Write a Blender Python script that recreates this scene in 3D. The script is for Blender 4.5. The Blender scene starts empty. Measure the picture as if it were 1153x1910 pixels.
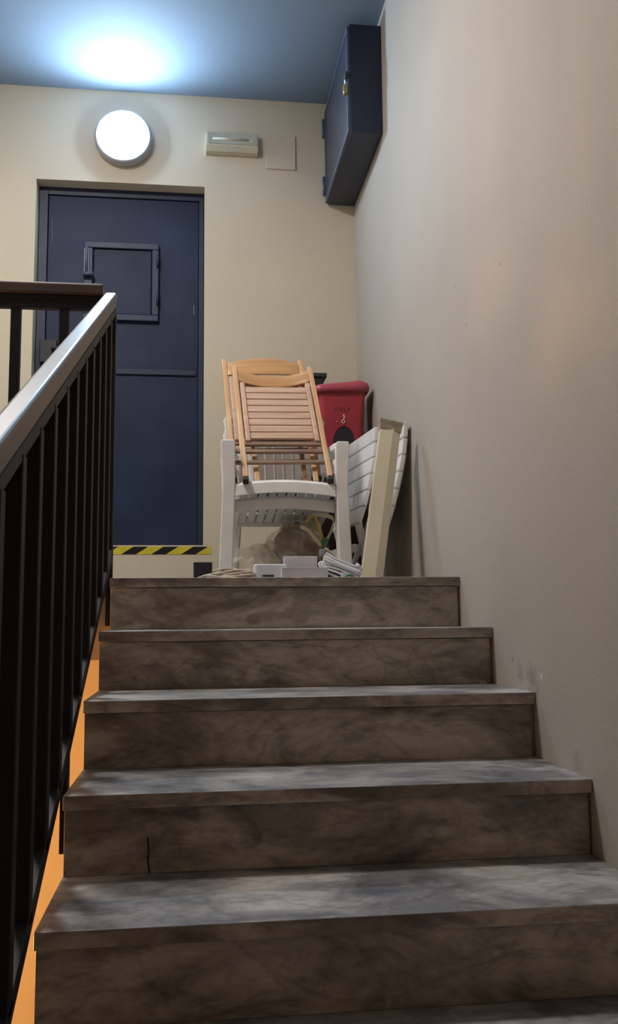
import bpy, bmesh, math, random
from mathutils import Vector, Matrix, Quaternion
random.seed(7)
S = bpy.context.scene
C = S.collection

# ------------------------------------------------------------------ camera
cam_d = bpy.data.cameras.new('camera'); cam = bpy.data.objects.new('camera', cam_d); C.objects.link(cam)
S.camera = cam
yaw, pitch, roll = .1253, .1166, -.0094
fw = Vector((math.sin(yaw)*math.cos(pitch), math.cos(yaw)*math.cos(pitch), math.sin(pitch)))
rt = fw.cross(Vector((0, 0, 1))).normalized(); up = rt.cross(fw)
r2 = rt*math.cos(roll)+up*math.sin(roll); u2 = -rt*math.sin(roll)+up*math.cos(roll)
m = Matrix((r2, u2, -fw)).transposed().to_4x4(); m.translation = Vector((.2757, -3.0587, -.14))
cam.matrix_world = m
cam_d.sensor_fit = 'VERTICAL'; cam_d.sensor_height = 24.0; cam_d.lens = 1703.1*24.0/1910.0
cam_d.clip_start = .02

# ------------------------------------------------------------------ light and exposure
S.view_settings.view_transform = 'Standard'; S.view_settings.look = 'None'
S.view_settings.gamma = 1.0; S.view_settings.use_curve_mapping = False
S.view_settings.exposure = 0.0
W = bpy.data.worlds.new('world'); S.world = W; W.use_nodes = True
W.node_tree.nodes['Background'].inputs[0].default_value = (.02, .02, .025, 1)
W.node_tree.nodes['Background'].inputs[1].default_value = .3
LAMP_STRENGTH = 175.0
LAMP_COLOR = (.55, .78, 1.0)
FILL_STRENGTH = 145.0  # added fill lamp, out of view
FILL_COLOR = (1.0, .94, .89)
FILL_POS = (-.58, -.04)
LOWER_POWER = 165.0

# ------------------------------------------------------------------ dimensions (metres, top landing floor is z=0)
H = .17; RUN = .3356; XR = 1.1829; YB = 1.9105; ZC = 2.848; XL = -1.55; YF = -4.7; ZLOW = -3.4

# ------------------------------------------------------------------ materials
def srgb(r, g, b):
    f = lambda c: (c/255/12.92 if c/255 <= .04045 else ((c/255+.055)/1.055)**2.4)
    return (f(r), f(g), f(b), 1)
def mat(name, col, rough=.5, metal=0, noise=0, nscale=6, bump=0, bscale=60, spec=.5, sheen=0):
    m = bpy.data.materials.new(name); m.use_nodes = True
    nt = m.node_tree; b = nt.nodes['Principled BSDF']
    b.inputs['Base Color'].default_value = col; b.inputs['Roughness'].default_value = rough
    b.inputs['Metallic'].default_value = metal; b.inputs['Specular IOR Level'].default_value = spec
    tc = nt.nodes.new('ShaderNodeTexCoord')
    if noise:
        n = nt.nodes.new('ShaderNodeTexNoise'); n.inputs['Scale'].default_value = nscale; n.inputs['Detail'].default_value = 6
        nt.links.new(tc.outputs['Object'], n.inputs['Vector'])
        r = nt.nodes.new('ShaderNodeValToRGB')
        k1, k2 = 1-noise, 1+noise*.5
        r.color_ramp.elements[0].position = .3; r.color_ramp.elements[1].position = .7
        r.color_ramp.elements[0].color = (col[0]*k1, col[1]*k1, col[2]*k1, 1)
        r.color_ramp.elements[1].color = (min(1, col[0]*k2), min(1, col[1]*k2), min(1, col[2]*k2), 1)
        nt.links.new(n.outputs['Fac'], r.inputs['Fac']); nt.links.new(r.outputs['Color'], b.inputs['Base Color'])
    if bump:
        n2 = nt.nodes.new('ShaderNodeTexNoise'); n2.inputs['Scale'].default_value = bscale; n2.inputs['Detail'].default_value = 4
        nt.links.new(tc.outputs['Object'], n2.inputs['Vector'])
        bp = nt.nodes.new('ShaderNodeBump'); bp.inputs['Strength'].default_value = bump; bp.inputs['Distance'].default_value = .002
        nt.links.new(n2.outputs['Fac'], bp.inputs['Height']); nt.links.new(bp.outputs['Normal'], b.inputs['Normal'])
    return m

def wall_mat(name, col, spots=()):
    m = mat(name, col, rough=.75, noise=.07, nscale=1.3, bump=.35, bscale=90, spec=.3)
    nt = m.node_tree; b = nt.nodes['Principled BSDF']
    src = b.inputs['Base Color'].links[0].from_socket
    tc = next(n for n in nt.nodes if n.type == 'TEX_COORD')
    for (p, rad, colr, strn) in spots:            # chips and scuffs of their own shape
        nz = nt.nodes.new('ShaderNodeTexNoise'); nz.inputs['Scale'].default_value = 1.6/rad; nz.inputs['Detail'].default_value = 3
        nt.links.new(tc.outputs['Object'], nz.inputs['Vector'])
        d = nt.nodes.new('ShaderNodeVectorMath'); d.operation = 'DISTANCE'; d.inputs[1].default_value = p
        nt.links.new(tc.outputs['Object'], d.inputs[0])
        mu = nt.nodes.new('ShaderNodeMath'); mu.operation = 'MULTIPLY_ADD'
        nt.links.new(nz.outputs['Fac'], mu.inputs[0]); mu.inputs[1].default_value = rad*1.8
        nt.links.new(d.outputs['Value'], mu.inputs[2])
        mr = nt.nodes.new('ShaderNodeMapRange'); mr.inputs['From Min'].default_value = rad*1.2; mr.inputs['From Max'].default_value = rad*2.1
        mr.inputs['To Min'].default_value = strn; mr.inputs['To Max'].default_value = 0
        nt.links.new(mu.outputs[0], mr.inputs['Value'])
        mx = nt.nodes.new('ShaderNodeMix'); mx.data_type = 'RGBA'
        nt.links.new(mr.outputs['Result'], mx.inputs['Factor']); nt.links.new(src, mx.inputs['A']); mx.inputs['B'].default_value = colr
        src = mx.outputs['Result']
    nt.links.new(src, b.inputs['Base Color'])
    return m

def marble_mat(name, seed=0.0, light=(.36, .34, .315), dark=(.13, .12, .115), rough=.42, stretch=(.75, 1.1, 1.7), vein=(.72, .70, .69)):
    m = bpy.data.materials.new(name); m.use_nodes = True
    nt = m.node_tree; b = nt.nodes['Principled BSDF']; b.inputs['Roughness'].default_value = rough
    tc = nt.nodes.new('ShaderNodeTexCoord'); mp = nt.nodes.new('ShaderNodeMapping')
    mp.inputs['Location'].default_value = (seed*3.1, seed*1.7, seed*2.3); mp.inputs['Scale'].default_value = stretch
    mp.inputs['Rotation'].default_value = (.1, .35, .2)
    nt.links.new(tc.outputs['Object'], mp.inputs['Vector'])
    oi = nt.nodes.new('ShaderNodeObjectInfo'); ad = nt.nodes.new('ShaderNodeVectorMath'); ad.operation = 'ADD'
    sc = nt.nodes.new('ShaderNodeMath'); sc.operation = 'MULTIPLY'; sc.inputs[1].default_value = 9
    nt.links.new(oi.outputs['Random'], sc.inputs[0]); nt.links.new(mp.outputs[0], ad.inputs[0]); nt.links.new(sc.outputs[0], ad.inputs[1])
    def N(scale, detail, dist, rough_=.55):
        n = nt.nodes.new('ShaderNodeTexNoise'); n.inputs['Scale'].default_value = scale; n.inputs['Detail'].default_value = detail
        n.inputs['Distortion'].default_value = dist; n.inputs['Roughness'].default_value = rough_
        nt.links.new(ad.outputs[0], n.inputs['Vector']); return n
    n1 = N(3.0, 8, .7, .66); n2 = N(7.5, 7, .8, .66); n3 = N(48, 3, .3)
    def ramp(src, p0, p1, c0, c1):
        r = nt.nodes.new('ShaderNodeValToRGB'); r.color_ramp.elements[0].position = p0; r.color_ramp.elements[1].position = p1
        r.color_ramp.elements[0].color = c0; r.color_ramp.elements[1].color = c1
        nt.links.new(src.outputs['Fac'], r.inputs['Fac']); return r
    r1 = ramp(n1, .40, .57, (*dark, 1), (*light, 1))
    r2 = ramp(n2, .40, .52, (.60, .59, .59, 1), (1.08, 1.06, 1.03, 1))
    r3 = ramp(n3, .3, .7, (.86, .86, .86, 1), (1.08, 1.08, 1.08, 1))
    src = r1.outputs['Color']
    nv = N(2.6, 7, .9, .6); sb = nt.nodes.new('ShaderNodeMath'); sb.operation = 'SUBTRACT'; sb.inputs[1].default_value = .5
    ab = nt.nodes.new('ShaderNodeMath'); ab.operation = 'ABSOLUTE'; nt.links.new(nv.outputs['Fac'], sb.inputs[0]); nt.links.new(sb.outputs[0], ab.inputs[0])
    rv = nt.nodes.new('ShaderNodeValToRGB'); rv.color_ramp.elements[0].position = 0; rv.color_ramp.elements[1].position = .028
    rv.color_ramp.elements[0].color = (*vein, 1); rv.color_ramp.elements[1].color = (1, 1, 1, 1); nt.links.new(ab.outputs[0], rv.inputs['Fac'])
    for r in (r2, r3, rv):
        mx = nt.nodes.new('ShaderNodeMix'); mx.data_type = 'RGBA'; mx.blend_type = 'MULTIPLY'; mx.inputs['Factor'].default_value = .85
        nt.links.new(src, mx.inputs['A']); nt.links.new(r.outputs['Color'], mx.inputs['B']); src = mx.outputs['Result']
    nt.links.new(src, b.inputs['Base Color'])
    return m

def wood_mat(name, c0, c1, rough=.4, axis='x', scale=14):
    m = bpy.data.materials.new(name); m.use_nodes = True
    nt = m.node_tree; b = nt.nodes['Principled BSDF']; b.inputs['Roughness'].default_value = rough
    tc = nt.nodes.new('ShaderNodeTexCoord'); mp = nt.nodes.new('ShaderNodeMapping')
    s = {'x': (.08, 1, 1), 'z': (1, 1, .08)}[axis]
    mp.inputs['Scale'].default_value = [v*scale*3 for v in s]
    nt.links.new(tc.outputs['Object'], mp.inputs['Vector'])
    n = nt.nodes.new('ShaderNodeTexNoise'); n.inputs['Scale'].default_value = 1; n.inputs['Detail'].default_value = 5; n.inputs['Distortion'].default_value = .6
    nt.links.new(mp.outputs[0], n.inputs['Vector'])
    r = nt.nodes.new('ShaderNodeValToRGB'); r.color_ramp.elements[0].position = .3; r.color_ramp.elements[1].position = .7
    r.color_ramp.elements[0].color = c0; r.color_ramp.elements[1].color = c1
    nt.links.new(n.outputs['Fac'], r.inputs['Fac']); nt.links.new(r.outputs['Color'], b.inputs['Base Color'])
    return m

def emit_mat(name, col, strength):
    m = bpy.data.materials.new(name); m.use_nodes = True
    nt = m.node_tree; b = nt.nodes['Principled BSDF']
    b.inputs['Base Color'].default_value = (.8, .8, .8, 1)
    b.inputs['Emission Color'].default_value = (*col, 1); b.inputs['Emission Strength'].default_value = strength
    return m

grey_scuff = (.20, .16, .13, 1); chip_c = (.75, .72, .66, 1); dark_spot = (.10, .08, .07, 1)
M = {
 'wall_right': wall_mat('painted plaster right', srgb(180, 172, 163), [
     ((XR, -.511, .914), .006, dark_spot, .6), ((XR, -.034, 1.027), .008, dark_spot, .45), ((XR, -.158, .842), .006, dark_spot, .7),
     ((XR, -.503, -.261), .007, dark_spot, .7), ((XR, -.65, -.310), .045, grey_scuff, .55), ((XR, -.716, -.296), .009, chip_c, .9),
     ((XR, -.56, -.295), .03, grey_scuff, .4), ((XR, -.60, -.42), .006, dark_spot, .5), ((XR, -.93, -.49), .03, grey_scuff, .3)]),
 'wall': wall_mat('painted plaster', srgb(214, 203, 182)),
 'ceiling': mat('ceiling paint', (.19, .235, .30, 1), rough=.8, noise=.04, nscale=1.5, bump=.1),
 'wall_far': wall_mat('darkened unseen plaster', srgb(120, 100, 86)),  # darkened so the unseen front wall bounces less light onto the steps
 'lower': wall_mat('painted plaster lower', srgb(216, 190, 150)),
 'soffit': mat('rough plaster', srgb(200, 178, 150), rough=.85, noise=.12, nscale=8, bump=.4),
 'tread': marble_mat('marble tread', 1.0, light=(.52, .51, .51), dark=(.19, .195, .215), rough=.42),
 'riser': marble_mat('marble riser', 4.0, light=(.57, .515, .45), dark=(.26, .225, .195), rough=.5),
 'floor': marble_mat('marble floor', 7.0, light=(.36, .33, .29), dark=(.2, .18, .16)),
 'door': mat('navy door paint', (.015, .027, .068, 1), rough=.55, spec=.3, noise=.35, nscale=3.5, bump=.15, bscale=25),
 'door_dark': mat('navy frame paint', (.013, .023, .060, 1), rough=.5, noise=.3, nscale=9),
 'cab': mat('navy cabinet paint', (.015, .022, .048, 1), rough=.45, noise=.2, nscale=5),
 'cab_panel': mat('textured navy panel', (.040, .044, .066, 1), rough=.38, noise=.5, nscale=60, bump=1.0, bscale=160),
 'cab_edge': mat('light navy edge', (.07, .09, .15, 1), rough=.38),  # lighter navy than the cabinet body
 'steel_dark': mat('black railing paint', (.009, .008, .013, 1), rough=.55, spec=.35, noise=.2, nscale=20),
 'rail_brown': mat('brown plastic handrail', (.070, .042, .036, 1), rough=.40, spec=.9, noise=.25, nscale=8),
 'beech': wood_mat('beech', srgb(200, 156, 112), srgb(232, 194, 150), axis='z'),
 'beech_slat': wood_mat('beech slat', srgb(192, 156, 132), srgb(220, 188, 164), axis='x'),
 'beech_rung': wood_mat('dark beech rung', srgb(132, 106, 90), srgb(160, 132, 112), axis='x'),  # darker than the posts and slats
 'beech_back': wood_mat('varnished beech', srgb(188, 140, 94), srgb(212, 166, 118), axis='x', scale=8, rough=.3),
 'cap': mat('black rubber', (.02, .02, .02, 1), rough=.6),
 'white_pl': mat('white resin', srgb(244, 242, 240), rough=.42, noise=.06, nscale=10),
 'slat_pl': mat('off-white resin', srgb(240, 237, 234), rough=.45, noise=.12, nscale=6),
 'board': mat('beige plastic', srgb(230, 219, 192), rough=.5, noise=.10, nscale=5),
 'board_cap': mat('grey-beige metal', srgb(160, 150, 128), rough=.4, noise=.15, nscale=30),
 'red': mat('red plastic', (.38, .034, .050, 1), rough=.42, noise=.22, nscale=7),
 'red_rim': mat('pinkish red plastic', (.44, .075, .105, 1), rough=.38, noise=.15, nscale=9),  # paler and pinker than the bin body
 'black': mat('black plastic', (.012, .012, .016, 1), rough=.5),
 'blackgrey': mat('dark grey plastic', (.03, .033, .042, 1), rough=.5),
 'chipwhite': mat('pale scratch', srgb(220, 200, 180), rough=.7),
 'smudge': mat('dark marker', (.20, .022, .03, 1), rough=.7),
 'smudge_dark': mat('crack dirt', (.012, .010, .009, 1), rough=.9),
 'brass': mat('brass', (.62, .48, .22, 1), rough=.3, metal=.9),
 'chrome': mat('chrome', (.8, .8, .82, 1), rough=.2, metal=1),
 'emerg': mat('yellowed plastic', srgb(204, 200, 176), rough=.45, noise=.12, nscale=14),
 'emerg_lens': mat('clouded diffuser', srgb(188, 188, 172), rough=.25, noise=.18, nscale=10),
 'lampring': mat('grey lamp ring', (.40, .43, .47, 1), rough=.5),
 'lamp': emit_mat('lit lamp diffuser', LAMP_COLOR, LAMP_STRENGTH),
 'lamp_fill': emit_mat('added fill diffuser', FILL_COLOR, FILL_STRENGTH),
 'lamp_low': emit_mat('lit warm diffuser', (1, .50, .17), LOWER_POWER),
 'yellow': mat('yellow tape', (.72, .60, .05, 1), rough=.35, noise=.15, nscale=20),
 'tapeblack': mat('black tape', (.015, .015, .015, 1), rough=.35),
 'box_white': mat('white plastic box', srgb(226, 228, 236), rough=.45),
 'card': mat('white cardboard', srgb(214, 210, 214), rough=.7, noise=.05, nscale=12),
 'cream': mat('cream card', srgb(214, 204, 160), rough=.7),
 'brown_card': mat('brown cardboard', srgb(62, 40, 34), rough=.8, noise=.1),
 'cable_white': mat('white cable', srgb(226, 224, 228), rough=.4),
 'cable_beige': mat('beige cable', srgb(206, 190, 172), rough=.5),
 'redplug': mat('red plug', (.5, .02, .03, 1), rough=.4),
 'greyplug': mat('grey plug', srgb(150, 155, 162), rough=.5),
 'green': mat('green tie', (.10, .22, .12, 1), rough=.5),
 'strap': mat('yellow strap', srgb(206, 184, 92), rough=.45),
 'clay': mat('brown fabric lump', srgb(140, 112, 96), rough=.8, noise=.35, nscale=14, bump=.8, bscale=20),
 'rust': mat('pale dust', srgb(120, 125, 140), rough=.7),
}
def bag_material():
    m = bpy.data.materials.new('clear plastic film'); m.use_nodes = True
    nt = m.node_tree; b = nt.nodes['Principled BSDF']
    b.inputs['Base Color'].default_value = srgb(222, 214, 198); b.inputs['Roughness'].default_value = .16
    b.inputs['Specular IOR Level'].default_value = .9
    tr = nt.nodes.new('ShaderNodeBsdfTransparent'); mx = nt.nodes.new('ShaderNodeMixShader')
    tc = nt.nodes.new('ShaderNodeTexCoord'); n = nt.nodes.new('ShaderNodeTexNoise'); n.inputs['Scale'].default_value = 11; n.inputs['Distortion'].default_value = 1.5
    nt.links.new(tc.outputs['Object'], n.inputs['Vector'])
    mr = nt.nodes.new('ShaderNodeMapRange'); mr.inputs['From Min'].default_value = .35; mr.inputs['From Max'].default_value = .65
    mr.inputs['To Min'].default_value = .12; mr.inputs['To Max'].default_value = .6
    nt.links.new(n.outputs['Fac'], mr.inputs['Value']); nt.links.new(mr.outputs['Result'], mx.inputs['Fac'])
    nt.links.new(tr.outputs[0], mx.inputs[1]); nt.links.new(b.outputs[0], mx.inputs[2])
    nt.links.new(mx.outputs[0], nt.nodes['Material Output'].inputs['Surface'])
    return m
M['bag'] = bag_material()

# ------------------------------------------------------------------ mesh helpers
class MB:
    def __init__(s): s.bm = bmesh.new()
    def box(s, x0, x1, y0, y1, z0, z1, mi=0):
        v = [s.bm.verts.new(p) for p in ((x0, y0, z0), (x1, y0, z0), (x1, y1, z0), (x0, y1, z0), (x0, y0, z1), (x1, y0, z1), (x1, y1, z1), (x0, y1, z1))]
        for f in ((0, 3, 2, 1), (4, 5, 6, 7), (0, 1, 5, 4), (1, 2, 6, 5), (2, 3, 7, 6), (3, 0, 4, 7)):
            s.bm.faces.new([v[i] for i in f]).material_index = mi
        return s
    def loft(s, rings, cap=True, closed=True, mi=0, smooth=False):
        R = [[s.bm.verts.new(p) for p in r] for r in rings]
        n = len(R[0])
        for a, b in zip(R, R[1:]):
            for i in range(n if closed else n-1):
                f = s.bm.faces.new((a[i], a[(i+1) % n], b[(i+1) % n], b[i])); f.material_index = mi; f.smooth = smooth
        if cap:
            s.bm.faces.new(R[0][::-1]).material_index = mi; s.bm.faces.new(R[-1]).material_index = mi
        return s
    def prism(s, pts, vec, mi=0):
        v = Vector(vec)
        return s.loft([[Vector(p) for p in pts], [Vector(p)+v for p in pts]], mi=mi)
    def beam(s, p0, p1, w, t, side=(1, 0, 0), mi=0):
        p0, p1 = Vector(p0), Vector(p1); d = (p1-p0).normalized(); a = Vector(side); a = (a-d*a.dot(d)).normalized(); b = d.cross(a)
        o = [a*w/2+b*t/2, -a*w/2+b*t/2, -a*w/2-b*t/2, a*w/2-b*t/2]
        return s.loft([[p0+q for q in o], [p1+q for q in o]], mi=mi)
    def tube(s, pts, r, n=8, mi=0, cap=True):
        pts = [Vector(p) for p in pts]; rings = []; prev = None
        for i, p in enumerate(pts):
            d = (pts[min(i+1, len(pts)-1)]-pts[max(i-1, 0)]).normalized()
            if prev is None:
                a = d.orthogonal().normalized()
            else:
                a = (prev-d*prev.dot(d)).normalized()
            prev = a; b = d.cross(a)
            rings.append([p+(a*math.cos(2*math.pi*k/n)+b*math.sin(2*math.pi*k/n))*r for k in range(n)])
        return s.loft(rings, cap=cap, smooth=True, mi=mi)
    def ribbon(s, pts, sides, w, t=.0015, mi=0):
        pts = [Vector(p) for p in pts]; rings = []
        for i, p in enumerate(pts):
            d = (pts[min(i+1, len(pts)-1)]-pts[max(i-1, 0)]).normalized()
            a = Vector(sides[i] if isinstance(sides, list) else sides); a = (a-d*a.dot(d)).normalized(); b = d.cross(a)
            rings.append([p+a*w/2+b*t/2, p-a*w/2+b*t/2, p-a*w/2-b*t/2, p+a*w/2-b*t/2])
        return s.loft(rings, mi=mi)
    def build(s, name, mats, parent=None, bevel=0, seg=2, label=None, kind=None, auto=True):
        bmesh.ops.recalc_face_normals(s.bm, faces=s.bm.faces[:])
        me = bpy.data.meshes.new(name); s.bm.to_mesh(me); s.bm.free()
        for m_ in (mats if isinstance(mats, (list, tuple)) else [mats]): me.materials.append(M[m_])
        o = bpy.data.objects.new(name, me); C.objects.link(o)
        if parent: o.parent = parent
        if bevel:
            md = o.modifiers.new('bevel', 'BEVEL'); md.width = bevel; md.segments = seg; md.limit_method = 'ANGLE'; md.angle_limit = math.radians(40)
            md.harden_normals = False
        if label: o['label'] = label
        if kind: o['kind'] = kind
        return o
def empty(name, loc=(0, 0, 0)):
    o = bpy.data.objects.new(name, None); C.objects.link(o); o.location = loc; o.empty_display_size = .05
    return o
def tag(o, label, cat, group=None):
    o['label'] = label; o['category'] = cat
    if group: o['group'] = group
    return o
def struct(o): o['kind'] = 'structure'; return o
def copy_tree(o, parent=None):
    c = o.copy(); C.objects.link(c); c.parent = parent
    for ch in list(o.children): copy_tree(ch, c)
    return c
def spline(ctrl, n=8):
    """Catmull-Rom through control points"""
    P = [Vector(p) for p in ctrl]; P = [P[0]*2-P[1]]+P+[P[-1]*2-P[-2]]; out = []
    for i in range(1, len(P)-2):
        for k in range(n):
            t = k/n; a, b, c, d = P[i-1:i+3]
            out.append(.5*((2*b)+(c-a)*t+(2*a-5*b+4*c-d)*t*t+(3*b-a-3*c+d)*t**3))
    out.append(P[-2]); return out

# ================================================================== STRUCTURE
T = .15
DX0, DX1, DZ0, DZ1, DREC = -.607, .3215, .262, 2.303, .10      # door opening in the back wall
b = MB()
b.box(XL-T, DX0, YB, YB+.25, ZLOW, ZC); b.box(DX1, XR+T, YB, YB+.25, ZLOW, ZC)
b.box(DX0, DX1, YB, YB+.25, DZ1, ZC); b.box(DX0, DX1, YB, YB+.25, ZLOW, DZ0)
struct(b.build('wall_back', 'wall'))
b = MB(); b.box(XR, XR+T, YF-T, YB, ZLOW, ZC)
struct(b.build('wall_right', 'wall_right'))
b = MB(); b.box(XL-T, XL, YF-T, YB, ZLOW, ZC); struct(b.build('wall_left', 'wall'))
b = MB(); b.box(XL, XR, YF-T, YF, ZLOW, ZC); struct(b.build('wall_front', 'wall_far'))
b = MB(); b.box(XL-T, XR+T, YF-T, YB+.25, ZC, ZC+.12); struct(b.build('ceiling', 'ceiling'))
# top landing: marble paving on a plastered slab, open over the stairwell on the left
b = MB(); b.box(XL, -.0, .075, YB, -.03, 0); b.box(0, XR, .3001, YB, -.03, 0); struct(b.build('floor', 'floor'))
b = MB(); b.box(XL, -.0, .095, YB, -.27, -.031); b.box(.0, XR, .34, YB, -.27, -.031); struct(b.build('trim_1', 'soffit'))
b = MB(); b.box(XL, XR, YF, YB, ZLOW-.1, ZLOW); struct(b.build('floor_lower', 'floor'))

# ---- staircase
st = tag(empty('staircase', (0, 0, 0)), 'straight flight of veined grey-beige marble steps rising to the landing', 'staircase')
NST = 12
prof = []
for i in range(NST):                       # concrete core following the steps
    y = -RUN*i; z = -H*i
    prof += [(y+.024, z-.032), (y+.024, z-H-.032)]
prof = [(.3, -.032)]+prof+[(-RUN*(NST-1)+.045, -H*NST-.25), (.3, -.36)]
b = MB(); b.prism([(.012, p[0], p[1]) for p in prof], (XR-.0125, 0, 0)); b.build('core', 'soffit', st)
def slab_bm(y0, y1, z0, z1, x0, x1, chips=0, seed=0):
    return MB().box(x0, x1, y0, y1, z0, z1)
for i in range(NST):
    y = -RUN*i; z = -H*i
    d = .30 if i == 0 else RUN+.03
    b = slab_bm(y, y+d, z-.031, z, 0, XR-.001); b.bm.faces.ensure_lookup_table(); b.bm.faces[2].material_index = 1
    b.build('tread', ['tread', 'riser'], st, bevel=.002)
    rs = slab_bm(y+.014, y+.0235, z-H+.0, z-.0325, .002, XR-.006-.002*(i % 3)).build('riser', 'riser', st, bevel=.0015)
    if i == 3:
        MB().tube([(.178, y+.0138, z-.095), (.181, y+.0138, z-.12), (.179, y+.0138, z-.14), (.183, y+.0138, z-.168)], .0016, n=6).build('crack', 'smudge_dark', rs, label='dark vertical crack')
# a stair landing below the camera
b = MB(); b.box(XL, XR, YF, -RUN*(NST-1)+.01, -H*NST-.2, -H*NST); struct(b.build('trim_2', 'floor'))

# ---- door
door = struct(empty('door_1', ((DX0+DX1)/2, YB+DREC, DZ0)))
dx, dy, dz = door.location
def D(o): o.location = (-dx, -dy, -dz); return o
yf = YB+DREC
b = MB()
b.box(DX0+.004, DX0+.052, yf-.012, yf+.04, DZ0, DZ1); b.box(DX1-.030, DX1-.003, yf-.012, yf+.04, DZ0, DZ1); b.box(DX0+.052, DX1-.030, yf-.012, yf+.04, DZ1-.045, DZ1)
D(b.build('door_frame', 'door_dark', door, bevel=.002))
b = MB(); b.box(DX0+.055, DX1-.033, yf, yf+.035, DZ0+.004, DZ1-.047); D(b.build('door_leaf', 'door', door, bevel=.002))
b = MB(); b.box(DX0+.07, DX1-.045, yf-.012, yf-.0005, 1.226, 1.256); D(b.build('cross_bar', 'door_dark', door, bevel=.003))
hx0, hx1, hz0, hz1 = -.351, .066, 1.531, 1.985
b = MB()
b.box(hx0, hx1, yf-.026, yf, hz1-.036, hz1); b.box(hx0, hx1, yf-.026, yf, hz0, hz0+.036)
b.box(hx0, hx0+.050, yf-.026, yf, hz0+.036, hz1-.036); b.box(hx1-.038, hx1, yf-.026, yf, hz0+.036, hz1-.036)
hf = D(b.build('hatch_frame', 'door_dark', door, bevel=.004))
b = MB(); b.box(hx0+.056, hx1-.043, yf-.014, yf-.0005, hz0+.040, hz1-.040); D(b.build('hatch_panel', 'door', door, bevel=.002))
for zz in (1.66, 1.88): D(MB().tube([(hx1-.006, yf-.032, zz-.035), (hx1-.006, yf-.032, zz+.035)], .007).build('hatch_hinge', 'door_dark', door))
b = MB(); b.box(hx0+.004, hx0+.030, yf-.040, yf-.026, 1.79, 1.94)
b.tube([(hx0+.017, yf-.05, 1.775), (hx0+.017, yf-.05, 1.96)], .008); b.tube([(hx0+.0, yf-.052, 1.785), (hx0+.058, yf-.052, 1.785)], .012, n=12)
D(b.build('hatch_bolt', 'cab_edge', door))
b = MB(); b.box(DX0+.03, DX0+.125, yf-.055, yf-.012, 1.27, 1.40); D(b.build('lock_case', 'black', door, bevel=.006))
b = MB(); b.tube(spline([(-.50, yf-.05, 1.34), (-.50, yf-.09, 1.34), (-.47, yf-.095, 1.34), (-.41, yf-.09, 1.335)], 5), .009); D(b.build('door_handle', 'black', door))
b = MB(); b.box(.262, .266, yf-.0015, yf-.0004, 1.585, 1.64); b.box(DX0+.075, DX0+.077, yf-.0015, yf-.0004, 1.98, 2.12)
D(b.build('paint_scratch', 'rust', door, label='pale paint scratch near the right edge'))

# ---- hazard tape over the sill edge, running past the right jamb
b = MB()
x0t, x1t = -.60, .362; zt0, zt1 = .213, .2545; slant = .066; half = .0795
def tpoly(xa, xb, mi):
    # a parallelogram of the tape, clipped to its ends
    pts = [(xa-slant, zt0), (xb-slant, zt0), (xb, zt1), (xa, zt1)]
    def clip(poly, xc, keep):
        out = []
        for i in range(len(poly)):
            p, q = poly[i], poly[(i+1) % len(poly)]
            ip, iq = keep(p[0]), keep(q[0])
            if ip: out.append(p)
            if ip != iq:
                t = (xc-p[0])/(q[0]-p[0]); out.append((xc, p[1]+t*(q[1]-p[1])))
        return out
    pts = clip(pts, x0t, lambda x: x >= x0t)
    if pts: pts = clip(pts, x1t, lambda x: x <= x1t)
    if len(pts) >= 3: b.prism([(p[0], YB-.0022, p[1]) for p in pts], (0, .002, 0), mi=mi)
k = 0; x = .348-14*half
while x < x1t+slant:
    tpoly(x, x+half, 1 if k % 2 == 1 else 0); x += half; k += 1
tape = b.build('hazard_tape', ['yellow', 'tapeblack'])
tag(tape, 'yellow and black striped hazard tape stuck along the edge below the dark door', 'tape')

# ================================================================== WALL FITTINGS
# ---- round lamp
lx, lz, R0 = -.133, 2.551, .158
def disc_rings(cx, cz, prof, n=48):
    return [[(cx+r*math.cos(2*math.pi*k/n), y, cz+r*math.sin(2*math.pi*k/n)) for k in range(n)] for (r, y) in prof]
lamp = tag(empty('wall_lamp', (lx, YB, lz)), 'lit round bulkhead lamp with grey rim on the wall above the dark door', 'lamp')
b = MB().loft(disc_rings(0, 0, [(R0*.97, -.0005), (R0, -.012), (R0, -.052), (R0*.96, -.064), (R0*.90, -.066)]), smooth=True); b.build('lamp_base', 'lampring', lamp)
b = MB().loft(disc_rings(0, 0, [(.138, -.064), (.137, -.070), (.128, -.079), (.110, -.086), (.07, -.092), (.02, -.094)]), smooth=True); b.build('lamp_diffuser', 'lamp', lamp)

# ---- emergency light
em = tag(empty('emergency_light', (.474, YB, 2.556)), 'yellowed rectangular emergency light box on the wall right of the round lamp', 'emergency light')
def E_(o): return o
ex, ez = .148, .062
b = MB().prism([(-ex, 0, -ez), (-ex, 0, ez), (-ex, -.050, ez-.003), (-ex, -.056, -ez+.034), (-ex, -.044, -ez+.003)], (2*ex, 0, 0)); b.build('housing', 'emerg', em, bevel=.003)
b = MB().prism([(-ex+.012, -.049, ez-.012), (-ex+.012, -.054, -ez+.042), (-ex+.012, -.059, -ez+.044), (-ex+.012, -.054, ez-.012)], (2*ex-.02, 0, 0)); b.build('diffuser', 'emerg_lens', em, bevel=.001)
b = MB().tube([(-ex+.04, -.0575, .010), (ex-.055, -.0575, .010)], .007); b.build('tube_lamp', 'emerg', em)
b = MB().box(ex-.045, ex-.022, -.061, -.053, -.008, .012); b.build('test_button', 'emerg', em, bevel=.002)
# ---- blank cover plate
b = MB().box(-.085, .085, -.010, 0, -.102, .102); p = b.build('cover_plate', 'wall', bevel=.003); p.location = (.757, YB, 2.530)
tag(p, 'blank wall-coloured cover plate between the emergency light and the cabinet', 'cover plate')

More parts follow.
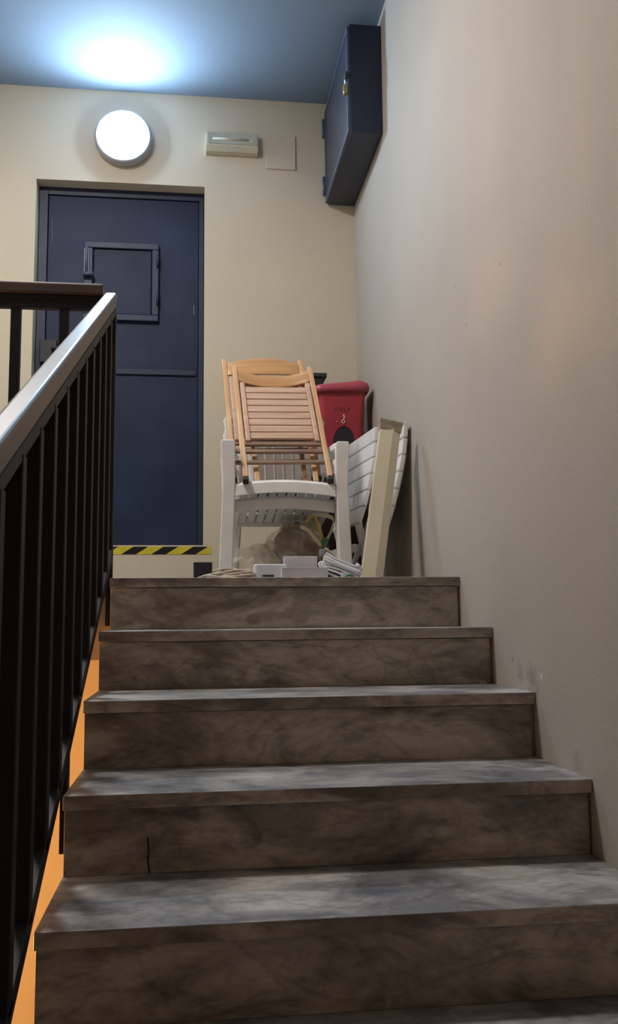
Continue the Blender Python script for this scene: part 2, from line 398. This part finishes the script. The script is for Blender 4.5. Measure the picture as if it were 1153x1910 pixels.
# ---- navy cabinet in the corner
cx0, cx1, cy0, cy1, cz0, cz1 = 1.018, XR, 1.095, 1.893, 2.222, 2.79
cab = tag(empty('wall_cabinet', (cx1, (cy0+cy1)/2, cz0)), 'navy metal cabinet hung on the right wall just under the ceiling', 'cabinet')
ox, oy, oz = cab.location
def K(o): o.location = (-ox, -oy, -oz); return o
b = MB().box(cx0+.006, cx1-.001, cy0, cy1, cz0, cz1); K(b.build('cabinet_body', 'cab', cab, bevel=.003))
b = MB()
fy0, fy1, fz0, fz1 = cy0+.008, cy1-.004, cz0+.006, cz1-.006; t = .022
b.box(cx0-.008, cx0+.006, fy0, fy1, fz1-t, fz1); b.box(cx0-.008, cx0+.006, fy0, fy1, fz0, fz0+t)
b.box(cx0-.008, cx0+.006, fy0, fy0+t, fz0+t, fz1-t); b.box(cx0-.008, cx0+.006, fy1-t, fy1, fz0+t, fz1-t)
cd = K(b.build('cabinet_door', 'cab_edge', cab, bevel=.002))
b = MB().box(cx0-.003, cx0+.005, fy0+t, fy1-t, fz0+t, fz1-t); b.build('door_panel', 'cab_panel', cd, label='speckled textured panel in the cabinet door')
for zz in (2.68, 2.33):
    MB().tube([(cx0-.014, fy1-.002, zz-.055), (cx0-.014, fy1-.002, zz+.055)], .010, n=10).build('hinge', 'cab_edge', cd)
b = MB().box(cx0-.020, cx0-.006, cy0-.004, cy0+.05, 2.505, 2.535); b.build('hasp', 'blackgrey', cd, bevel=.002)
pl = tag(empty('padlock', (cx0-.018, cy0+.016, 2.47)), 'small brass padlock hanging from the hasp of the navy cabinet', 'padlock')
b = MB().box(-.010, .010, -.016, .016, -.045, 0); b.build('lock_body', 'brass', pl, bevel=.004)
b = MB().tube([(0, -.011, -.002)]+[(0, -.011*math.cos(a*math.pi/8), .022+.012*math.sin(a*math.pi/8)) for a in range(9)]+[(0, .011, -.002)], .0028); b.build('shackle', 'chrome', pl)

# ================================================================== RAILINGS
rail = tag(empty('stair_railing', (0, 0, 0)), 'black steel balustrade with brown handrail sloping down the left of the steps', 'railing')
SL = .4875                                   # slope of the handrail
yt, zt = .112, 1.010; yb = -3.3
def hz(y): return zt+SL*(y-yt)
def slope_profile(name, mt, x0, x1, top, bot, y0, y1, f, bevel, seg=3, parent=rail):
    pts = [(x0, y0, f(y0)+bot), (x0, y1, f(y1)+bot), (x0, y1, f(y1)+top), (x0, y0, f(y0)+top)]
    return MB().prism(pts, (x1-x0, 0, 0)).build(name, mt, parent, bevel=bevel, seg=seg)
slope_profile('handrail', 'rail_brown', -.044, 0, 0, -.052, yb, yt, hz, .009, 4)
slope_profile('rail_core', 'steel_dark', -.036, -.002, -.052, -.082, yb, yt-.002, hz, .002, 1)
nz = lambda y: RUN and H/RUN*y
slope_profile('bottom_bar', 'steel_dark', -.034, 0, .058, .020, yb, .1, nz, .002, 1)
k = 0
while True:
    y = .094-.1632*k
    if y < yb+.1: break
    bx = MB().box(-.032, 0, y-.017, y+.017, nz(y)+.04 if k else -.06, hz(y)-.075); bx.build('baluster', 'steel_dark', rail, bevel=.002, seg=1)
    k += 1
for y in (.094, .094-.1632*6, .094-.1632*12):
    b = MB().box(-.020, -.005, y-.022, y+.022, nz(y)-.205, nz(y)+.045); b.build('mounting_plate', 'steel_dark', rail, bevel=.001, seg=1)
gr = tag(empty('landing_railing', (0, .11, 0)), 'level black railing with brown handrail along the landing edge at left', 'railing')
def G(o): o.location = (0, -.11, 0); return o
G(MB().box(XL+.002, -.046, .088, .132, .990, 1.034).build('handrail', 'rail_brown', gr, bevel=.008, seg=3))
G(MB().box(XL+.01, -.046, .094, .126, .942, .990).build('rail_core', 'steel_dark', gr, bevel=.002, seg=1))
G(MB().box(XL+.002, -.046, .094, .126, .07, .105).build('bottom_bar', 'steel_dark', gr, bevel=.002, seg=1))
for k in range(1, 10):
    x = -.0165-.1632*k
    if x < XL+.03: break
    G(MB().box(x-.0165, x+.0165, .0955, .1255, .0 if k in (1, 5, 9) else .1, .945).build('baluster', 'steel_dark', gr, bevel=.002, seg=1))

# ================================================================== THINGS ON THE LANDING
# ---- stacked white armchairs
def resin_chair():
    root = empty('plastic_armchair')
    # local frame: x across, y=0 at the front, z=0 on the floor
    for s in (-1, 1):
        # front leg running up into the arm end
        P = [(.216, 0), (.268, 0), (.254, .30), (.262, .455), (.258, .468), (.212, .468), (.205, .455), (.204, .30)]
        b = MB(); b.prism([(s*(px-.0), .0, pz) for px, pz in P], (0, .028, 0)); b.build('front_leg', 'white_pl', root, bevel=.004)
        b = MB()
        b.loft([[(s*(w-.052), y, z-.026), (s*w, y, z-.026), (s*w, y, z), (s*(w-.052), y, z)] for y, z, w in ((.029, .466, .256), (.12, .470, .250), (.28, .468, .238), (.40, .474, .226), (.47, .49, .216))], smooth=False)
        b.build('armrest', 'white_pl', root, bevel=.003)
        b = MB(); b.loft([[(s*.155, .40, .26), (s*.200, .40, .26), (s*.200, .427, .26), (s*.155, .427, .26)], [(s*.172, .485, 0), (s*.205, .485, 0), (s*.205, .51, 0), (s*.172, .51, 0)]])
        b.build('rear_leg', 'white_pl', root, bevel=.004)
    # seat: rails and slats, dropping to the rear
    def zs(y): return .298-.055*min(1, max(0, y)/.42)
    b = MB()
    n = 9
    for i in range(n):
        x0 = -.178+i*(.356/n)+.0045; x1 = x0+.356/n-.009
        b.loft([[(x0, y, zs(y)-.010), (x1, y, zs(y)-.010), (x1, y, zs(y)), (x0, y, zs(y))] for y in (.075, .2, .32, .39)])
    for x0, x1 in ((-.203, -.176), (.176, .203)):
        b.loft([[(x0, y, zs(y)-.022), (x1, y, zs(y)-.022), (x1, y, zs(y)+.002), (x0, y, zs(y)+.002)] for y in (.03, .2, .32, .425)])
    b.box(-.176, .176, .385, .425, zs(.4)-.022, zs(.4)+.002)
    b.build('seat', 'white_pl', root, bevel=.002)
    b = MB(); nn = 12; rings = []
    for i in range(nn+1):
        u = -1+2*i/nn; x = .203*u; zt_ = .294+.016*(1-u*u)
        rings.append([(x, .0, zt_-.055), (x, .004, zt_-.012), (x, .022, zt_), (x, .075, zt_-.010), (x, .075, zt_-.020), (x, .014, zt_-.020), (x, .010, zt_-.055)])
    b.loft(rings); b.build('seat_front', 'white_pl', root, bevel=.0015)
    # backrest
    def bp(x, z): return (x, .43+.17*((z-.22)/.5)-.05*(abs(x)/.23)**2, z)
    b = MB()
    for i in range(8):
        x0 = -.165+i*.0425; x1 = x0+.030
        b.loft([[bp(x0, z), bp(x1, z), (bp(x1, z)[0], bp(x1, z)[1]+.008, z), (bp(x0, z)[0], bp(x0, z)[1]+.008, z)] for z in (.23, .36, .5, .66)])
    b.build('back_slats', 'white_pl', root, bevel=.001, seg=1)
    b = MB()
    def band(zlo, zhi, w=.21, th=.012):
        rings = []
        for i in range(15):
            x = -w+2*w*i/14; e = 1-(x/w)**2
            y = bp(x, (zlo+zhi)/2)[1]
            rings.append([(x, y, zlo), (x, y-.002, zhi+.025*e), (x, y+th, zhi+.025*e), (x, y+th, zlo)])
        b.loft(rings)
    band(.655, .715); band(.225, .262, w=.19)
    for s in (-1, 1):
        b.loft([[(s*(w-.034), bp(w-.03, z)[1], z), (s*w, bp(w, z)[1], z), (s*w, bp(w, z)[1]+.014, z), (s*(w-.034), bp(w-.03, z)[1]+.014, z)] for z, w in ((.24, .195), (.40, .215), (.50, .232), (.58, .236), (.62, .228), (.66, .236), (.70, .215))])
    b.build('back_frame', 'white_pl', root, bevel=.003)
    for ch in root.children:                      # lift everything but the feet to the real seat height
        for v in ch.data.vertices:
            if v.co.z > .01: v.co.z += .05
    return root
ch1 = resin_chair(); ch1.location = (.640, .600, 0)
tag(ch1, 'lower white plastic armchair of the stack, its slatted seat seen underneath', 'chair', 'stacked white plastic armchairs')
ch2 = copy_tree(ch1); ch2.location = (.640, .566, .062)
tag(ch2, 'upper white plastic armchair of the stack, carrying the folded wooden chairs', 'chair', 'stacked white plastic armchairs')

# ---- folded wooden chairs leaning on the seat
def frame_matrix(BL, BR, TL, TR):
    BL, BR, TL, TR = map(Vector, (BL, BR, TL, TR)); o = (BL+BR)/2; z = ((TL+TR)/2-o); L = z.length; z.normalize()
    x = (BR-BL); x = (x-z*x.dot(z)).normalized(); y = z.cross(x)
    m = Matrix((x, y, z)).transposed().to_4x4(); m.translation = o
    return m, L
def folding_chair(Wd, L, bow=-1, slats=8):
    root = empty('folding_wooden_chair')          # local: x across, z along the posts, y away from the viewer
    h = Wd/2
    for s in (-1, 1):
        MB().beam((s*(h-.0105), 0, .022), (s*(h-.0105), 0, L), .021, .026).build('post', 'beech', root, bevel=.003)
        MB().beam((s*(h-.0105), 0, 0), (s*(h-.0105), 0, .0215), .023, .028).build('foot_cap', 'cap', root, bevel=.002)
        MB().beam((s*(h-.062), .034, .03), (s*(h-.062), .034, L*.985 if s > 0 else L*.86), .020, .022).build('inner_leg', 'beech', root, bevel=.003)
        MB().beam((s*(h-.037), -.004, L*.315), (s*(h-.037), -.004, L*.835), .020, .022).build('seat_rail', 'beech_slat', root, bevel=.003)
    n = slats; a, bb = L*.338, L*.805; p = (bb-a)/n
    for i in range(n):
        MB().box(-h+.048, h-.048, -.008, .004, a+i*p+.0028, a+(i+1)*p-.0028).build('seat_slat', 'beech_slat', root, bevel=.0015)
    for zz, r in ((.305, .011), (.243, .010), (.155, .009)):
        MB().box(-h+.021, h-.021, -.006, .008, L*zz-r, L*zz+r).build('rung', 'beech_rung', root, bevel=.004, seg=3)
    rings = []; nn = 16
    for i in range(nn+1):
        u = -1+2*i/nn; x = u*(h-.021); e = 1-u*u; y = .036*e*(1 if bow < 0 else -.2)-.004
        rings.append([(x, y-.004, L*.862), (x, y-.004, L*.965+(.0 if bow < 0 else .030*e)), (x, y+.005, L*.965+(.0 if bow < 0 else .030*e)), (x, y+.005, L*.862)])
    MB().loft(rings, smooth=True).build('backrest', 'beech_back', root, bevel=.003)
    return root
m1, L1 = frame_matrix((.462, .548, .398), (.838, .572, .420), (.444, .985, .985), (.800, .995, 1.012))
w1 = folding_chair(.366, L1, -1); w1.matrix_world = m1
tag(w1, 'front folded wooden chair with slatted seat, leaning on the white plastic seat', 'chair')
m2, L2 = frame_matrix((.425, .685, .425), (.806, .690, .425), (.392, 1.055, 1.045), (.772, 1.065, 1.055))
w2 = folding_chair(.376, L2, 1); w2.matrix_world = m2
tag(w2, 'rear folded wooden chair, mostly hidden behind the front folded one', 'chair')

# ---- dark flat case lying on the seat behind the wooden chairs
b = MB().box(-.098, .098, -.05, .05, 0, .034); dk = b.build('flat_case', 'blackgrey', bevel=.004); dk.location = (.622, .93, .385)
tag(dk, 'dark flat case lying on the white seat behind the wooden chairs', 'case')

# ---- red bin with black arch, on a brown carton
def rrect(cx, cy, hx, hy, r, z, n=5):
    out = []
    for (sx, sy, a0) in ((1, 1, 0), (-1, 1, 90), (-1, -1, 180), (1, -1, 270)):
        for k in range(n+1):
            a = math.radians(a0+90*k/n); out.append((cx+sx*(hx-r)+r*math.cos(a), cy+sy*(hy-r)+r*math.sin(a), z))
    return out
BX, BY = 1.018, 1.53
carton = MB().box(-.125, .125, -.09, .09, 0, .655).build('cardboard_carton', 'brown_card', bevel=.003); carton.location = (BX, BY, 0)
tag(carton, 'tall brown carton under the red bin in the corner', 'carton')
rb = tag(empty('red_bin', (BX, BY, .655)), 'red plastic bin with black arched opening, standing in the corner', 'bin')
def bin_rings(s=0.0):
    return [rrect(0, 0, hx-s, hy-s, .03, z) for z, hx, hy in ((0+s, .104, .085), (.20, .115, .093), (.372-s, .124, .10))]
b = MB().loft(bin_rings()); body = b.build('bin_body', 'red', rb)
# arched opening cut from the front
arch = []
aw = .055; ah = .175
for k in range(17):
    a = math.pi*k/16; arch.append((.008+aw*math.cos(a)*(1.0), ah-.085+.085*math.sin(a)))
arch = [(.008+aw*1.14, .012)]+arch+[(.008-aw*1.14, .012)]
cut = MB().prism([(x, -.16, z) for x, z in arch], (0, .13, 0)).build('cutter', 'red')
cut.location = (BX, BY, .655)
md = body.modifiers.new('arch', 'BOOLEAN'); md.object = cut; md.operation = 'DIFFERENCE'; md.solver = 'EXACT'
bpy.context.view_layer.update()
dg = bpy.context.evaluated_depsgraph_get(); me = bpy.data.meshes.new_from_object(body.evaluated_get(dg))
body.modifiers.clear(); body.data = me; bpy.data.objects.remove(cut)
bv = body.modifiers.new('bevel', 'BEVEL'); bv.width = .002; bv.limit_method = 'ANGLE'; bv.angle_limit = math.radians(50)
def arch_ring(k, y): return [(.008+(x-.008)*k, y, .012+(z-.012)*k) for x, z in arch]
b = MB().loft([arch_ring(.985, -.034), arch_ring(.985, -.088)]); b.build('opening_dark', 'black', rb, label='black panel standing in for the dark inside the arched opening')  # black panel put in for the darkness inside the cut opening
b = MB(); rings = []
for z, o in ((.352, .008), (.352, .016), (.372, .020), (.392, .014), (.402, .0)):
    ring = rrect(0, 0, .124+o, .10+o, .038, z)
    rings.append([(x, y, zz+(.010*(x/.13)+.006*math.sin(x*26) if zz > .36 else .010*(x/.13)+.006*math.sin(x*40))) for x, y, zz in ring])
b.loft(rings, smooth=True); b.build('bin_lid', 'red_rim', rb, label='pinkish red rounded lid')
def front_y(z): return -(.085+.015*z/.372)-.0012
b = MB()
P = [(.005, .235), (.010, .222), (.008, .212), (-.002, .204), (-.004, .196), (.004, .190), (.010, .195), (.013, .203)]
b.tube([(x-.0, front_y(z)-.0004, z) for x, z in P], .0028, n=6); b.tube([(-.033, front_y(.2), .200), (-.028, front_y(.2), .199)], .0022, n=6); b.tube([(-.02, front_y(.2), .198), (-.018, front_y(.2), .197)], .0018, n=6)
b.build('scratch_mark', 'chipwhite', rb, label='pale chipped paint mark on the front')
b = MB()
for xs in (-.040, -.022, -.004, .012, .030):       # faded capitals, no longer legible
    z0 = .252
    b.box(xs-.0018, xs+.0018, front_y(.26)-.0006, front_y(.26)+.001, z0, z0+.020)
    if xs in (-.040, -.004, .030): b.box(xs, xs+.009, front_y(.26)-.0006, front_y(.26)+.001, z0+.016, z0+.020)
    if xs in (-.040, .012): b.box(xs, xs+.009, front_y(.26)-.0006, front_y(.26)+.001, z0, z0+.004)
    if xs in (-.022,): b.box(xs+.006, xs+.009, front_y(.26)-.0006, front_y(.26)+.001, z0, z0+.020)
b.build('faded_lettering', 'smudge', rb, label='faded dark lettering')

# ---- black box on top of something behind the wooden chairs
bb = tag(empty('black_crate', (.905, 1.80, 0)), 'tall black plastic crate against the back wall, left of the red bin', 'crate')
MB().box(-.075, .062, -.06, .06, 0, 1.165).build('crate_body', 'black', bb, bevel=.006)
MB().box(-.083, .080, -.068, .068, 1.165, 1.188).build('crate_lid', 'blackgrey', bb, bevel=.004)

# ---- slatted folding chairs leaning to the right wall
def slat_chair(lx0=.028, lx1=.036, dz=0.0):
    root = empty('slatted_folding_chair')          # local: y along the slats (0 = near end), x/z as in the room
    prof = [(.075, .712), (.071, .643), (.062, .572), (.048, .500), (.030, .426), (.010, .353), (-.016, .276)]
    prof = [(x, z+dz) for x, z in prof]
    for i in range(6):
        (xa, za), (xb, zb) = prof[i], prof[i+1]
        d = Vector((xb-xa, 0, zb-za)); L = d.length; d.normalize(); g = .0035; th = .020
        nrm = Vector((d.z, 0, -d.x)); nrm = nrm if nrm.x > 0 else -nrm
        p0 = Vector((xa, 0, za))+d*g; p1 = Vector((xb, 0, zb))-d*g
        b = MB(); b.prism([p0, p1, p1+nrm*th, p0+nrm*th], (0, .45, 0)); b.build('slat', 'slat_pl', root, bevel=.003)
    for yy in (.05, .38):
        b = MB().loft([[(x+.022, yy, z), (x+.022, yy+.02, z), (x+.034, yy+.02, z), (x+.034, yy, z)] for x, z in prof])
        b.build('slat_rail', 'slat_pl', root)
    # lower curved end piece and legs
    for yy in (.03, .395):
        MB().prism([(-.012, yy, .278), (.016, yy, .30), (lx0+.010, yy, .15), (lx1+.010, yy, .0), (lx1-.012, yy, .0), (lx0-.012, yy, .15)], (0, .026, 0)).build('leg', 'slat_pl', root, bevel=.003)
    MB().box(-.040, -.018, -.01, .44, .146, .182).build('foot_bar', 'slat_pl', root, bevel=.003)
    return root
s1 = slat_chair(); s1.location = (.996, .862, 0); s1.rotation_euler = (0, 0, math.radians(6))
tag(s1, 'off-white slatted folding chair on edge between the armchair stack and the beige board', 'chair', 'slatted folding chairs leaning at the right wall')
s2 = slat_chair(-.05, -.10, -.025); s2.location = (1.076, .650, -.0); s2.rotation_euler = (0, 0, math.radians(1.5))
tag(s2, 'off-white slatted folding chair nearest the right wall, showing right of the beige board', 'chair', 'slatted folding chairs leaning at the right wall')

# ---- beige board with cap
bd = tag(empty('beige_board', (.947, .365, 0)), 'tall narrow beige plastic board with capped top, leaning right beside the stacked chairs', 'board')
bot = Vector((0, 0, 0)); top = Vector((1.066-.947, .52-.365, .630))
ax = (top-bot).normalized(); sx = Vector((1, 0, 0)); sx = (sx-ax*sx.dot(ax)).normalized(); sy = ax.cross(sx)
def sect(p, w=.086):
    P = [(-.5, 0), (.12, -.0), (.5, .012), (.5, .030), (-.5, .030)]
    return [p+sx*(a*w)+sy*c for a, c in P]
sh = Vector((0, 0, .012))
MB().loft([sect(bot+Vector((0, 0, .008))), sect(top)]).build('board_panel', 'board', bd, bevel=.0015)
def csect(p, w0, y0, y1): return [p+sx*(-w0/2)+sy*y0, p+sx*(w0/2)+sy*(y0+.008), p+sx*(w0/2)+sy*y1, p+sx*(-w0/2)+sy*y1]
MB().loft([csect(top-ax*.012, .090, -.004, .034), csect(top+ax*.010, .092, -.006, .036), csect(top+ax*.026, .100, -.010, .040), csect(top+ax*.032, .100, -.010, .040)]).build('board_cap', 'board_cap', bd, bevel=.002)

# ---- clear bag with brown bundle
def blob(name, mt, parent, c, r, seed, amp=.18, sub=4, flat=None, freq=5, creases=0):
    from mathutils import noise
    bm = bmesh.new(); bmesh.ops.create_icosphere(bm, subdivisions=3 if creases else sub, radius=1)
    for v in bm.verts:
        d = v.co.normalized(); n = noise.noise(d*freq*.4+Vector((seed, 0, 0)))+.5*noise.noise(d*freq+Vector((0, seed, 0)))
        k = 1+amp*n
        if creases: k += creases*noise.noise(d*4.5+Vector((seed, 2, 1)))*1.5
        p = Vector((d.x*r[0]*k, d.y*r[1]*k, d.z*r[2]*k))+Vector(c)
        if p.z < .004: p.z = .004
        v.co = p
    for f in bm.faces: f.smooth = creases == 0
    mb = MB(); mb.bm.free(); mb.bm = bm
    return mb.build(name, mt, parent)
bag = tag(empty('plastic_bag', (.66, .80, 0)), 'clear plastic bag slumped under the stacked white armchairs', 'bag')
blob('film', 'bag', bag, (.035, .0, .14), (.145, .085, .122), 3.1, .2, creases=.10)
blob('film_fold', 'bag', bag, (-.115, -.02, .070), (.125, .07, .10), 8.4, .35, creases=.2)
bun = tag(empty('fabric_bundle', (.71, .80, .0)), 'lumpy brown bundle inside the clear plastic bag', 'bundle')
blob('bundle_cloth', 'clay', bun, (-.01, -.02, .17), (.094, .05, .070), 1.7, .3)
blob('bundle_cloth', 'clay', bun, (.045, -.01, .115), (.042, .045, .055), 5.2, .3)
# cream box behind the bag with a black band
cb = tag(empty('cream_box', (.735, .895, 0)), 'cream carton with a black band behind the clear bag', 'carton')
MB().box(-.085, .085, -.03, .05, 0, .278).build('carton_body', 'cream', cb, bevel=.003)
MB().box(-.028, -.010, -.0325, -.0303, .19, .279).build('band', 'black', cb)
# yellow strap looping over
b = MB().ribbon(spline([(.735, .70, .262), (.765, .69, .288), (.785, .68, .25), (.800, .68, .19), (.808, .67, .13), (.800, .67, .06), (.79, .66, .004)], 6), (1, .3, 0), .014, .002)
stp = b.build('yellow_strap', 'strap'); tag(stp, 'thin yellow strap hanging over the clear bag', 'strap')
b = MB().ribbon(spline([(.715, .715, .245), (.745, .70, .225), (.775, .69, .19), (.800, .68, .165), (.838, .70, .215), (.852, .70, .265), (.838, .71, .285), (.79, .71, .293), (.745, .71, .285)], 6), [Vector((0, -.4, 1))]*49, .016, .002)
b.build('strap_loop', 'board', stp, label='pale loop of the strap')
b = MB().tube(spline([(.798, .665, .150), (.812, .655, .165), (.818, .66, .182), (.806, .665, .186), (.800, .66, .168)], 5), .007); b.build('green_tie', 'green', stp, label='green tie')

# ---- small white boxes at the landing edge
wb = tag(empty('junction_box', (.548, .262, 0)), 'white rounded plastic housing at the landing edge, leftmost of the white boxes', 'box')
b = MB().loft([rrect(0, 0, .062, .04, .014, 0), rrect(0, 0, .060, .038, .014, .058)]); b.build('box_body', 'box_white', wb, bevel=.004)
MB().box(-.030, .012, -.0412, -.039, .012, .019).build('slot', 'blackgrey', wb, label='dark slot')
b = MB().box(-.062, .062, -.03, .03, 0, .092); o = b.build('white_carton', 'card', bevel=.0015); o.location = (.668, .34, 0); o.rotation_euler = (0, 0, math.radians(-2))
tag(o, 'upright white carton behind the low one at the landing edge', 'box')
b = MB().box(-.083, .083, -.045, .045, 0, .040); b.box(-.083, .083, -.0455, .0455, .040, .0425); o = b.build('white_carton', 'card', bevel=.001); o.location = (.667, .228, 0); o.rotation_euler = (0, 0, math.radians(1.0))
tag(o, 'low wide white carton at the landing edge, in front of the upright one', 'box')
b = MB().box(-.0, .055, -.02, .02, 0, .036); o = b.build('dark_blue_box', 'blackgrey', bevel=.002); o.location = (.757, .30, 0)
tag(o, 'small dark box between the white cartons and the white cable bundle', 'box')

# ---- white cable bundle with plugs
cbn = tag(empty('cable_bundle', (.80, .32, 0)), 'bundle of folded white cables leaning against the beige board', 'cable')
def CB(o): o.location = (-.80, -.32, 0); return o
for i in range(7):
    y = .30+.012*(i % 3); dz_ = .008*i
    pts = spline([(.738+.004*i, y, .040+dz_+.014), (.748+.003*i, y, .052+dz_), (.79, y-.005, .045+dz_*.8), (.84, y-.01, .026+dz_*.75), (.885+.002*i, y-.012, .006+dz_*.7)], 5)
    CB(MB().tube(pts, .0052, n=7).build('cable_strand', 'cable_white', cbn))
CB(MB().tube(spline([(.742, .29, .070), (.733, .285, .060), (.745, .28, .040), (.775, .275, .022), (.81, .27, .008)], 6), .0045, n=7).build('cable_strand', 'cable_white', cbn))
CB(MB().tube(spline([(.752, .285, .072), (.744, .28, .058), (.76, .275, .042), (.80, .27, .028), (.84, .265, .008)], 6), .0045, n=7).build('cable_strand', 'cable_white', cbn))
CB(MB().tube(spline([(.766, .36, .125), (.80, .36, .100), (.83, .35, .070), (.86, .34, .052)], 6), .0045, n=7).build('cable_strand', 'cable_beige', cbn))
CB(MB().box(.738, .762, .285, .31, .024, .042).build('red_plug', 'redplug', cbn, bevel=.003, label='red plug'))
CB(MB().box(.745, .764, .35, .368, .095, .122).build('grey_plug', 'greyplug', cbn, bevel=.003, label='grey plug'))
CB(MB().box(.812, .826, .245, .262, .006, .026).build('white_plug', 'box_white', cbn, bevel=.002))
CB(MB().tube([(.868, .275, .058), (.885, .272, .046)], .009, n=10).build('cable_tag', 'box_white', cbn))
b = MB().tube(spline([(.822, .24, .012), (.835, .235, .018), (.850, .24, .014), (.862, .245, .006)], 5), .005); CB(b.build('green_plug', 'green', cbn, label='green plug'))

# ---- coil of beige cable left
cl = tag(empty('cable_coil', (.40, .24, 0)), 'flat coil of beige cable on the landing edge, left of the white boxes', 'cable')
for i in range(6):
    random.seed(20+i)
    rx = .085-.006*i; ry = .05-.004*i; cx = .0+random.uniform(-.02, .025); pts = []
    for k in range(25):
        a = 2*math.pi*k/24+i; pts.append((cx+rx*math.cos(a), ry*math.sin(a), .006+.006*i+.005*math.sin(2*a+i)))
    MB().tube(pts, .0042, n=6).build('cable_loop', 'cable_beige', cl)
MB().tube(spline([(-.12, -.01, .004), (-.08, -.02, .018), (-.02, -.03, .026), (.03, -.02, .034), (.06, 0, .030)], 6), .0042, n=6).build('cable_loop', 'cable_beige', cl)

# ---- black box on the floor by the back wall
b = MB().loft([rrect(0, 0, .046, .04, .006, 0), rrect(0, 0, .048, .042, .006, .155)]); o = b.build('black_canister', 'black', bevel=.003); o.location = (.318, 1.70, 0)
tag(o, 'small black box on the floor at the right end of the striped tape', 'box')

# ---- plaster chip on the third tread
b = MB().prism([(0, 0, 0), (.022, -.012, 0), (.030, .004, 0), (.012, .014, 0)], (0, 0, .005)); o = b.build('plaster_chip', 'chipwhite', bevel=.001); o.location = (1.136, -.32, -.3399)
tag(o, 'small pale plaster chip lying on a tread near the right wall', 'debris')

# ---- warm lamp of the flight below, on the left wall of the stairwell
ll = tag(empty('wall_lamp', (-1.43, .25, -1.35)), 'lit warm globe lamp on the left wall of the lower stairwell, outside the frame', 'lamp')
bm = bmesh.new(); bmesh.ops.create_uvsphere(bm, u_segments=24, v_segments=16, radius=.13)
for f in bm.faces: f.smooth = True
mb = MB(); mb.bm.free(); mb.bm = bm; mb.build('lamp_globe', 'lamp_low', ll)

# ---- unseen ceiling lamp, added as soft fill for the landing and back wall
cp = tag(empty('fill_lamp', (FILL_POS[0], FILL_POS[1], ZC)), 'added round fill lamp on the ceiling over the stairwell, outside the frame', 'lamp')
def crings(prof, n=40): return [[(r*math.cos(2*math.pi*k/n), r*math.sin(2*math.pi*k/n), z) for k in range(n)] for r, z in prof]
MB().loft(crings([(.215, -.0005), (.215, -.03), (.205, -.034)]), smooth=True).build('lamp_base', 'lampring', cp)
MB().loft(crings([(.20, -.034), (.19, -.05), (.12, -.062), (.03, -.066)]), smooth=True).build('lamp_diffuser', 'lamp_fill', cp)
